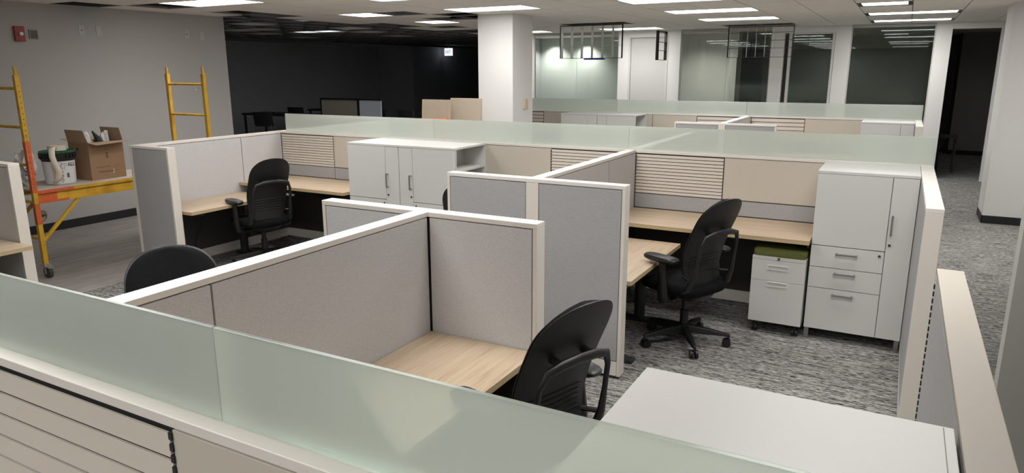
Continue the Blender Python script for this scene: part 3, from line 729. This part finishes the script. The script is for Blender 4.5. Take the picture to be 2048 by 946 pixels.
m = MB().tube([(.012, .052*math.cos(a), .062*math.sin(a)) for a in [2*PI*i/24 for i in range(25)]], .006, 6, caps=False); m.build('rim', 'brass', t); MB().disc_x((.01, 0, 0), .018, .02, 12).box(.0, .008, -.05, .05, -.006, .006).build('hub', 'lock', t)
def text_mesh(s, size, ext, name, mat, parent, mtx):
    cu = bpy.data.curves.new('t', 'FONT'); cu.body = s; cu.size = size; cu.extrude = ext; cu.align_x = 'CENTER'; cu.align_y = 'CENTER'
    o = bpy.data.objects.new('t', cu); COL.objects.link(o); dg = bpy.context.evaluated_depsgraph_get(); dg.update()
    me = bpy.data.meshes.new_from_object(o.evaluated_get(dg)); bpy.data.objects.remove(o); bpy.data.curves.remove(cu)
    me.transform(mtx); me.name = name; me.materials.clear(); me.materials.append(M[mat])
    r = bpy.data.objects.new(name, me); COL.objects.link(r); r.parent = parent; return r
t = thing('exit_sign', 'lit EXIT sign hanging in the dark room left of the column', 'exit sign', (-13.33, 20.0, 2.51))
MB().box(-.15, .15, -.02, .02, -.12, .12).build('sign_face', 'exitf', t, bevel=.004)
text_mesh('EXIT', .13, .002, 'lettering', 'exitt', t, Matrix.Translation((0, -.023, 0)) @ Matrix.Rotation(PI/2, 4, 'X') @ Matrix.Diagonal((.8, 1.1, 1, 1)))
MB().box(-.01, .01, -.01, .01, .12, .2).build('stem', 'griddk', t)

# ------------------------------------------------------------------ scaffold
SX0, SX1, Y0, Y1, SZ = -7.70, -7.07, 3.57, 5.55, 1.90
sc = thing('rolling_scaffold', 'yellow rolling baker scaffold in front of the left wall', 'scaffold', ((SX0+SX1)/2, (Y0+Y1)/2, 0))
ox, oy = (SX0+SX1)/2, (Y0+Y1)/2
def S(m): m.v = [(a-ox, b-oy, c) for a, b, c in m.v]; return m
for y in (Y0, Y1):
    for x in (SX0, SX1):
        p_ = S(MB().box(x-.021, x+.021, y-.021, y+.021, .13, SZ)).build('post', 'yel', sc, bevel=.003)
        smooth_angle(S(MB().cyl((x, y), .014, SZ, SZ+.075, 12)).build('coupling_pin', 'yel', p_))
        if (x, y) == (SX1, Y0):
            S(MB().box(x-.022, x+.022, y-.022, y+.022, .82, 1.30).box(x-.022, x+.022, y-.022, y+.022, .52, .72)).build('overspray_band', 'org', p_)
            m = MB(); z = .9
            while z < 1.85: m.box(x+.021, x+.0222, y-.004, y+.004, z, z+.008); z += .05
            S(m).build('pin_hole', 'ink', p_)
        ca = smooth_angle(S(MB().cyl((x, y), .017, .10, .30, 12).box(x-.032, x+.032, y-.032, y+.032, .118, .13).box(x+.012, x+.046, y-.028, y-.022, .04, .12).box(x+.012, x+.046, y+.022, y+.028, .04, .12).box(x+.0, x+.06, y-.03, y+.03, .108, .118)).build('caster_fork', 'steel', sc))
        smooth_angle(S(MB().tube([(x+.03, y-.018, .055), (x+.03, y+.018, .055)], .055, 22)).build('caster_wheel', 'lock', ca))
        S(MB().hexa([(x+.05, y-.02, .105), (x+.09, y-.02, .095), (x+.09, y+.02, .095), (x+.05, y+.02, .105), (x+.05, y-.02, .115), (x+.09, y-.02, .105), (x+.09, y+.02, .105), (x+.05, y+.02, .115)])).build('brake_lever', 'steel', ca)
    for z in (1.78, 1.43, 1.08, .73, .38):
        smooth_angle(S(MB().tube([(SX0, y, z), (SX1, y, z)], .014, 10)).build('rung', 'yel', sc))
for x, sg in ((SX1, 1), (SX0, -1)):
    m = MB(); xa = x+sg*.0; m.box(x-.022, x+.022, Y0+.022, Y1-.022, .808, .832).box(x-.004, x+.004, Y0+.022, Y1-.022, .73, .808).box(x-.022, x+.022, Y0+.022, Y1-.022, .715, .732)
    r_ = S(m).build('side_rail', 'yel', sc)
    if sg == 1:
        S(MB().box(x-.023, x+.023, Y0+.023, Y0+.36, .807, .833).box(x-.023, x+.023, Y0+.023, Y0+.30, .714, .733).box(x+.004, x+.0055, Y0+.023, Y0+.2, .734, .806)).build('overspray_patch', 'org', r_)
        S(MB().box(x+.0042, x+.006, 4.78, 5.0, .745, .795)).build('rail_sticker', 'pink', r_)
    for (ya, yb) in ((Y0+.02, Y0+.40), (Y1-.02, Y1-.40)):
        S(MB().bar((x, ya, .36), (x, yb, .715), .022, .03)).build('diagonal_brace', 'yel', sc)
S(MB().box(SX0+.023, SX1-.023, Y0+.03, Y1-.03, .822, .838)).build('platform', 'ply', sc)
MBh = S(MB().tube([(-7.2, Y1+.016, 1.78), (-7.2, Y1+.03, 1.74), (-7.23, Y1+.03, 1.71), (-7.27, Y1+.03, 1.72), (-7.28, Y1+.016, 1.78)], .004, 6)).build('wire_hook', 'steel', sc)
PZ = .8385
# bucket
bx, by, br = -7.33, 3.97, .132
t = thing('joint_compound_bucket', 'white bucket with black rim and green lid on the scaffold', 'bucket', (bx, by, PZ))
def ringc(r, z, n=40): return [(r*math.cos(2*PI*i/n), r*math.sin(2*PI*i/n), z) for i in range(n)]
smooth_angle(MB().rings([ringc(.122, 0), ringc(.132, .01), ringc(.143, .25)]).build('bucket_body', 'plastw', t))
smooth_angle(MB().rings([ringc(.1445, .232), ringc(.146, .25), ringc(.156, .252), ringc(.156, .258), ringc(.147, .262), ringc(.148, .285), ringc(.158, .287), ringc(.158, .293), ringc(.149, .296), ringc(.150, .318)]).build('bucket_rim', 'blackp', t), 30)
m = MB()
for i in range(24):
    a = 2*PI*i/24; m.hexa([(q[0], q[1], q[2]) for q in [((.15+dr)*math.cos(a+da), (.15+dr)*math.sin(a+da), z) for z in (.262, .312) for dr, da in ((0, -.03), (.012, -.03), (.012, .03), (0, .03))]])
m.build('lid_clip', 'blackp', t)
smooth_angle(MB().rings([ringc(.153, .310), ringc(.157, .316), ringc(.157, .328), ringc(.148, .330), ringc(.145, .322)]).build('lid', 'lidg', t), 40)
def on_cyl(nm_, a0, a1, z0, z1, mat, par, off=.001, n=6):
    m = MB(); pts = []
    for i in range(n+1):
        a = math.radians(a0+(a1-a0)*i/n)
        for z in (z0, z1): r = .132+.011*z/.25+off; pts.append((r*math.cos(a), r*math.sin(a), z))
    for i in range(n): m.poly([pts[2*i], pts[2*i+2], pts[2*i+3], pts[2*i+1]])
    return m.build(nm_, mat, par)
on_cyl('pink_label', -55, -22, .04, .20, 'pink', t)
m = MB()
for i in range(26):
    pass
wv = [( (.1335+.011*z/.25)*math.cos(math.radians(-20+3*math.sin(z*160))), (.1335+.011*z/.25)*math.sin(math.radians(-20+3*math.sin(z*160))), z) for z in [.02+.2*i/40 for i in range(41)]]
MB().tube(wv, .0018, 5).build('wavy_line', 'ink', t)
m = MB()
for i, z in enumerate((.205, .185, .165, .15)):
    on_cyl('label_print', -14, 0-3*i, z, z+.004, 'ink', t)
on_cyl('barcode_print', -4, 6, .07, .115, 'handle', t)
tx = text_mesh('ALL', .055, .0008, 'lettering', 'ink', t, Matrix.Identity(4))
for v in tx.data.vertices:
    x, y, z = v.co; a = math.radians(20)+x/.14; r = .1425+z; v.co = (r*math.cos(a), r*math.sin(a), .195+y)
# roll of tape on lid with a hanging tail
t = thing('tape_roll', 'cream paper tape roll on the green bucket lid, tail hanging down', 'tape', (bx-.01, by+.01, PZ+.3285))
def annulus(ri, ro, z0, z1, n=36):
    m = MB(); i0 = len(m.v)
    R = [ringc(ri, z0, n), ringc(ro, z0, n), ringc(ro, z1, n), ringc(ri, z1, n), ringc(ri, z0, n)]
    return m.rings(R, False, False)
smooth_angle(annulus(.035, .082, .0, .05).build('roll', 'tape', t), 40)
tail = [(.075, -.06, .035), (.11, -.10, .045), (.135, -.125, .02), (.145, -.135, -.04), (.150, -.120, -.12), (.165, -.10, -.19), (.150, -.105, -.25), (.12, -.13, -.30)]
m = MB(); wd = Vector((.5, .86, 0)).normalized()*.026; pts = []
for q in tail: pts += [Vector(q)-wd, Vector(q)+wd]
m.v = [tuple(q) for q in pts]; m.f = [(2*i, 2*i+1, 2*i+3, 2*i+2) for i in range(len(tail)-1)]
o = m.build('tape_tail', 'tape', t, smooth=True); md = o.modifiers.new('s', 'SOLIDIFY'); md.thickness = .001
# cardboard box
gx0, gx1, gy0, gy1, gh = -7.56, -7.215, 4.215, 4.585, .385
t = thing('cardboard_box', 'open brown cardboard box with raised flaps on the scaffold platform', 'box', ((gx0+gx1)/2, (gy0+gy1)/2, PZ))
w, d = (gx1-gx0)/2, (gy1-gy0)/2; q = .004
m = MB().box(-w, w, -d, d, 0, q).box(-w, -w+q, -d, d, q, gh).box(w-q, w, -d, d, q, gh).box(-w+q, w-q, -d, -d+q, q, gh).box(-w+q, w-q, d-q, d, q, gh); m.build('box_body', 'cardb', t)
def flap(a, b, c_, d_): MB().hexa([a, b, (b[0]+.003, b[1]+.003, b[2]), (a[0]+.003, a[1]+.003, a[2]), d_, c_, (c_[0]+.003, c_[1]+.003, c_[2]), (d_[0]+.003, d_[1]+.003, d_[2])]).build('flap', 'cardb2', t)
flap((-w, -d, gh), (w, -d, gh), (w*.9, -d-.03, gh+.125), (-w*.9, -d-.03, gh+.125))
flap((-w, d, gh), (w, d, gh), (w*.95, d-.02, gh+.13), (-w*.95, d-.02, gh+.13))
MB().hexa([(w, -d, gh-.003), (w, d, gh-.003), (w+.15, d, gh+.0), (w+.15, -d, gh-.02), (w, -d, gh), (w, d, gh), (w+.15, d, gh+.003), (w+.15, -d, gh-.017)]).build('flap', 'cardb2', t)
MB().hexa([(-w-.13, -d, gh+.02), (-w-.13, d, gh+.02), (-w, d, gh-.003), (-w, -d, gh-.003), (-w-.13, -d, gh+.023), (-w-.13, d, gh+.023), (-w, d, gh), (-w, -d, gh)]).build('flap', 'cardb2', t)
m = MB()
m.box(w, w+.0008, -.12, .02, .125, .129).box(w, w+.0008, .06, .13, .128, .130).box(w, w+.0008, -.11, .05, .075, .081).box(w, w+.0008, .07, .13, .081, .083)
m.box(w, w+.0008, -.01, .01, .26, .27).box(w, w+.0008, -.01, .01, .24, .25).box(w, w+.0008, -.012, .012, .22, .23); m.box(-.03, .0, -d-.0008, -d, .30, .33)
m.build('box_print', 'ink', t)
MB().box(w, w+.001, .05, .055, .05, .10).build('box_scuff', 'tape', t)
def blob(name, label, cat, loc, r, mat, sq=(1, 1, 1), seed=1, extra=None):
    rnd = random.Random(seed); bm = bmesh.new(); bmesh.ops.create_icosphere(bm, subdivisions=3, radius=1)
    for v in bm.verts:
        k = 1+.22*math.sin(v.co.x*5.3+seed)*math.cos(v.co.y*4.7-seed)+.14*math.sin(v.co.z*9+v.co.x*7+seed)+rnd.uniform(-.09, .09)
        v.co = Vector((v.co.x*sq[0], v.co.y*sq[1], v.co.z*sq[2]))*r*k
    me = bpy.data.meshes.new(name); bm.to_mesh(me); bm.free(); me.materials.append(M[mat])
    zmin = min(v.co.z for v in me.vertices)
    for v in me.vertices: v.co.z -= zmin
    o = bpy.data.objects.new(name, me); COL.objects.link(o); o.location = loc; tag(o, label, cat); return o
bcx, bcy = (gx0+gx1)/2, (gy0+gy1)/2
blob('plastic_bag', 'crumpled white bag poking out of the box, left side', 'plastic bag', (bcx-.0, bcy-.10, PZ+.005), .2, 'bag', (.36, .36, 1.04), 3)
blob('plastic_bag', 'crumpled white bag poking out of the box, right side beside the black spout', 'plastic bag', (bcx+.0, bcy+.09, PZ+.005), .2, 'bag', (.38, .36, 1.0), 5)
o = MB().tube([(bcx+.05, bcy-.005, PZ+.006), (bcx+.05, bcy-.005, PZ+.30), (bcx+.06, bcy-.01, PZ+.42), (bcx+.07, bcy-.06, PZ+.49)], [.05, .05, .028, .008], 10).build('spray_nozzle', 'blackp'); smooth_angle(o); tag(o, 'black pointed nozzle sticking out of the cardboard box', 'tool')
t_ = blob('plaster_sack', 'crumpled white and blue sack behind the scaffold post at left', 'sack', (-7.40, 3.70, PZ+.0), .2, 'bag', (.45, .42, .82), 9)
text_mesh('Sa', .11, .001, 'lettering', 'blue', t_, Matrix.Translation((.098, -.02, .15)) @ Matrix.Rotation(math.radians(60), 4, 'Z') @ Matrix.Rotation(PI/2, 4, 'X'))

# ------------------------------------------------------------------ items behind, by the column and in the dark room
for (xa, xb, ya, zt, lb) in ((-6.50, -6.00, 9.0, 1.495, 'tan board standing left, in front of the other tan board'), (-6.06, -5.52, 9.12, 1.52, 'tan board standing right, next to the white column')):
    t = thing('leaning_board', lb, 'board', ((xa+xb)/2, ya, 0)); w = (xb-xa)/2
    MB().hexa([(-w, -.12, .0), (w, -.12, 0), (w, -.08, 0), (-w, -.08, 0), (-w, 0, zt), (w, 0, zt), (w, .04, zt), (-w, .04, zt)]).build('panel', 'tanp', t, bevel=.002)
    MB().hexa([(-w, -.122, .0), (-w+.02, -.122, 0), (-w+.02, -.11, 0), (-w, -.11, 0), (-w, -.004, zt), (-w+.02, -.004, zt), (-w+.02, .01, zt), (-w, .01, zt)]).build('edge_strip', 'beigep', t)
t = thing('sawhorse', 'orange sawhorse bar in front of the tan boards', 'sawhorse', (-6.15, 8.72, 0))
smooth_angle(MB().tube([(-.28, 0, 1.14), (-.2, 0, 1.19), (.3, 0, 1.22)], .035, 10).build('top_bar', 'orange', t))
for s in (-1, 1):
    for u in (-1, 1): MB().bar((s*.2, 0, 1.18), (s*.25, u*.12, 0), .035).build('leg', 'orange', t)
t = thing('dark_room_cubicle', 'grey panelled booth with bluish white side in the dark room', 'cubicle', (-10.9, 12.0, 0))
MB().box(-.53, .50, 0, .05, .1, 1.30).build('front_panel', 'tanfab', t); MB().box(-.56, .56, -.01, .06, 1.30, 1.335).box(-.56, -.53, -.01, .06, 0, 1.30).box(.50, .54, -.01, .06, 0, 1.3).build('frame', 'black', t)
MB().hexa([(.56, 0, .1), (1.13, .02, .1), (1.13, .05, .1), (.56, .05, .1), (.56, 0, 1.30), (1.13, .02, 1.30), (1.13, .05, 1.30), (.56, .05, 1.30)]).build('side_panel', 'bluew', t); MB().box(.54, 1.16, -.01, .06, 1.305, 1.33).box(.56, .6, .0, .05, 0, .1).box(1.09, 1.13, 0.02, .05, 0, .1).build('side_frame', 'black', t)
def darktable(x, y, w, lb, d=.35):
    t = thing('table', lb, 'table', (x, y, 0), 0, 'tables in the dark room'); MB().box(-w, w, -d, d, .93, .97).build('tabletop', 'steeldark', t)
    for sx in (-1, 1):
        for sy in (-1, 1): MB().box(sx*(w-.05)-.02, sx*(w-.05)+.02, sy*(d-.05)-.02, sy*(d-.05)+.02, 0, .93).build('leg', 'steeldark', t)
darktable(-12.6, 11.9, .9, 'dark table at the left of the dark room, behind the low chairs'); darktable(-12.4, 13.9, 1.0, 'second dark table deeper in the dark room'); darktable(-9.3, 14.0, .7, 'dark table right of the bluish white side panel')
def darkchair(x, y, rz, lb):
    t = thing('stacking_chair', lb, 'chair', (x, y, 0), rz); MB().rings([[(a, b, z) for a, b in sup(.23, .22, 20, .5)] for z in (.44, .47)]).build('seat', 'steeldark', t)
    m = MB(); R = []
    for i in range(7):
        z = .78+.3*i/6; R.append([(u*.23, -.24-.04*i/6+.04*u*u, z) for u in [-1+.25*j for j in range(9)]] + [(u*.23, -.22-.04*i/6+.04*u*u, z) for u in [1-.25*j for j in range(9)]])
    m.rings(R).build('backrest', 'steeldark', t)
    for sx in (-1, 1):
        for sy in (-1, 1): MB().bar((sx*.2, sy*.18, .45), (sx*.24, sy*.23, 0), .02).build('leg', 'steel', t)
        MB().bar((sx*.2, -.2, .45), (sx*.2, -.24, .80), .02).build('back_upright', 'steel', t)
darkchair(-11.9, 10.9, .2, 'dim chair with curved back in front of the tables, dark room'); darkchair(-12.75, 12.7, .1, 'dim chair behind the dark table at the far left'); darkchair(-9.6, 12.9, -.1, 'dim chair right of the panelled booth in the dark room')
t = thing('small_table', 'small dark stand glimpsed through the dark doorway at right', 'table', (.80, 15.9, 0)); MB().box(-.16, .16, -.2, .2, .66, .70).build('tabletop', 'steeldark', t)
for sx in (-1, 1):
    for sy in (-1, 1): MB().box(sx*.13-.015, sx*.13+.015, sy*.17-.015, sy*.17+.015, 0, .66).build('leg', 'steeldark', t)

# ------------------------------------------------------------------ office downlights and added fill lamps
for i, x in enumerate((-8.02, -7.15)):
    t = thing('downlight', ('left' if i == 0 else 'right')+' downlight washing the pale office wall', 'ceiling light', (x, 16.72, HC))
    MB().rings([ringc(.06, -.002, 20), ringc(.08, -.002, 20), ringc(.08, .0, 20)], False, False).build('trim_ring', 'wallw', t)
    l = bpy.data.lights.new('downlight_lamp', 'SPOT'); l.energy = 80; l.spot_size = math.radians(118); l.spot_blend = .9; l.shadow_soft_size = .05; l.color = (1, .97, .9)
    lo = bpy.data.objects.new('lamp', l); COL.objects.link(lo); lo.parent = t; lo.location = (0, 0, -.02)
for (x, y, en, lb) in ((-4.0, 15.7, 60, 'added fill lamp, unseen, inside the grey middle office'), (1.3, 17.6, 7, 'added dim fill lamp, unseen, inside the dark doorway at right')):  # unseen fill lamps added to brighten the middle office and the hall
    t = thing('downlight', lb, 'ceiling light', (x, y, HC)); MB().rings([ringc(.06, -.002, 20), ringc(.08, -.002, 20), ringc(.08, .0, 20)], False, False).build('trim_ring', 'wallw', t)
    l = bpy.data.lights.new('downlight_lamp', 'SPOT'); l.energy = en; l.spot_size = math.radians(150); l.spot_blend = 1; l.shadow_soft_size = .05; l.color = (1, .97, .9)
    lo = bpy.data.objects.new('lamp', l); COL.objects.link(lo); lo.parent = t; lo.location = (0, 0, -.02)
w = bpy.data.worlds.new('world'); scene.world = w; w.use_nodes = True
w.node_tree.nodes['Background'].inputs[0].default_value = (.5, .5, .55, 1); w.node_tree.nodes['Background'].inputs[1].default_value = .01

# ------------------------------------------------------------------ camera
R_ = [[0.8770643835517826, 0.4803664811711125, -0.002472017842707109], [-0.10850949945146, 0.20312697566986285, 0.9731213286553781], [-0.4679570019069328, 0.8532218208194737, -0.2302797621237628]]
cam = bpy.data.cameras.new('camera'); co = bpy.data.objects.new('camera', cam); COL.objects.link(co)
r, u, f = Vector(R_[0]), Vector(R_[1]), Vector(R_[2])
mt = Matrix((r, u, -f)).transposed().to_4x4(); mt.translation = (0, 0, 1.93493); co.matrix_world = mt
cam.sensor_width = 36; cam.sensor_fit = 'HORIZONTAL'; cam.lens = 1409.12/2048*36; cam.clip_start = .02; cam.clip_end = 100
scene.camera = co
vs = scene.view_settings; scene.display_settings.display_device = 'sRGB'
vs.view_transform = 'Standard'; vs.look = 'None'; vs.exposure = .2; vs.gamma = 1; vs.use_curve_mapping = False
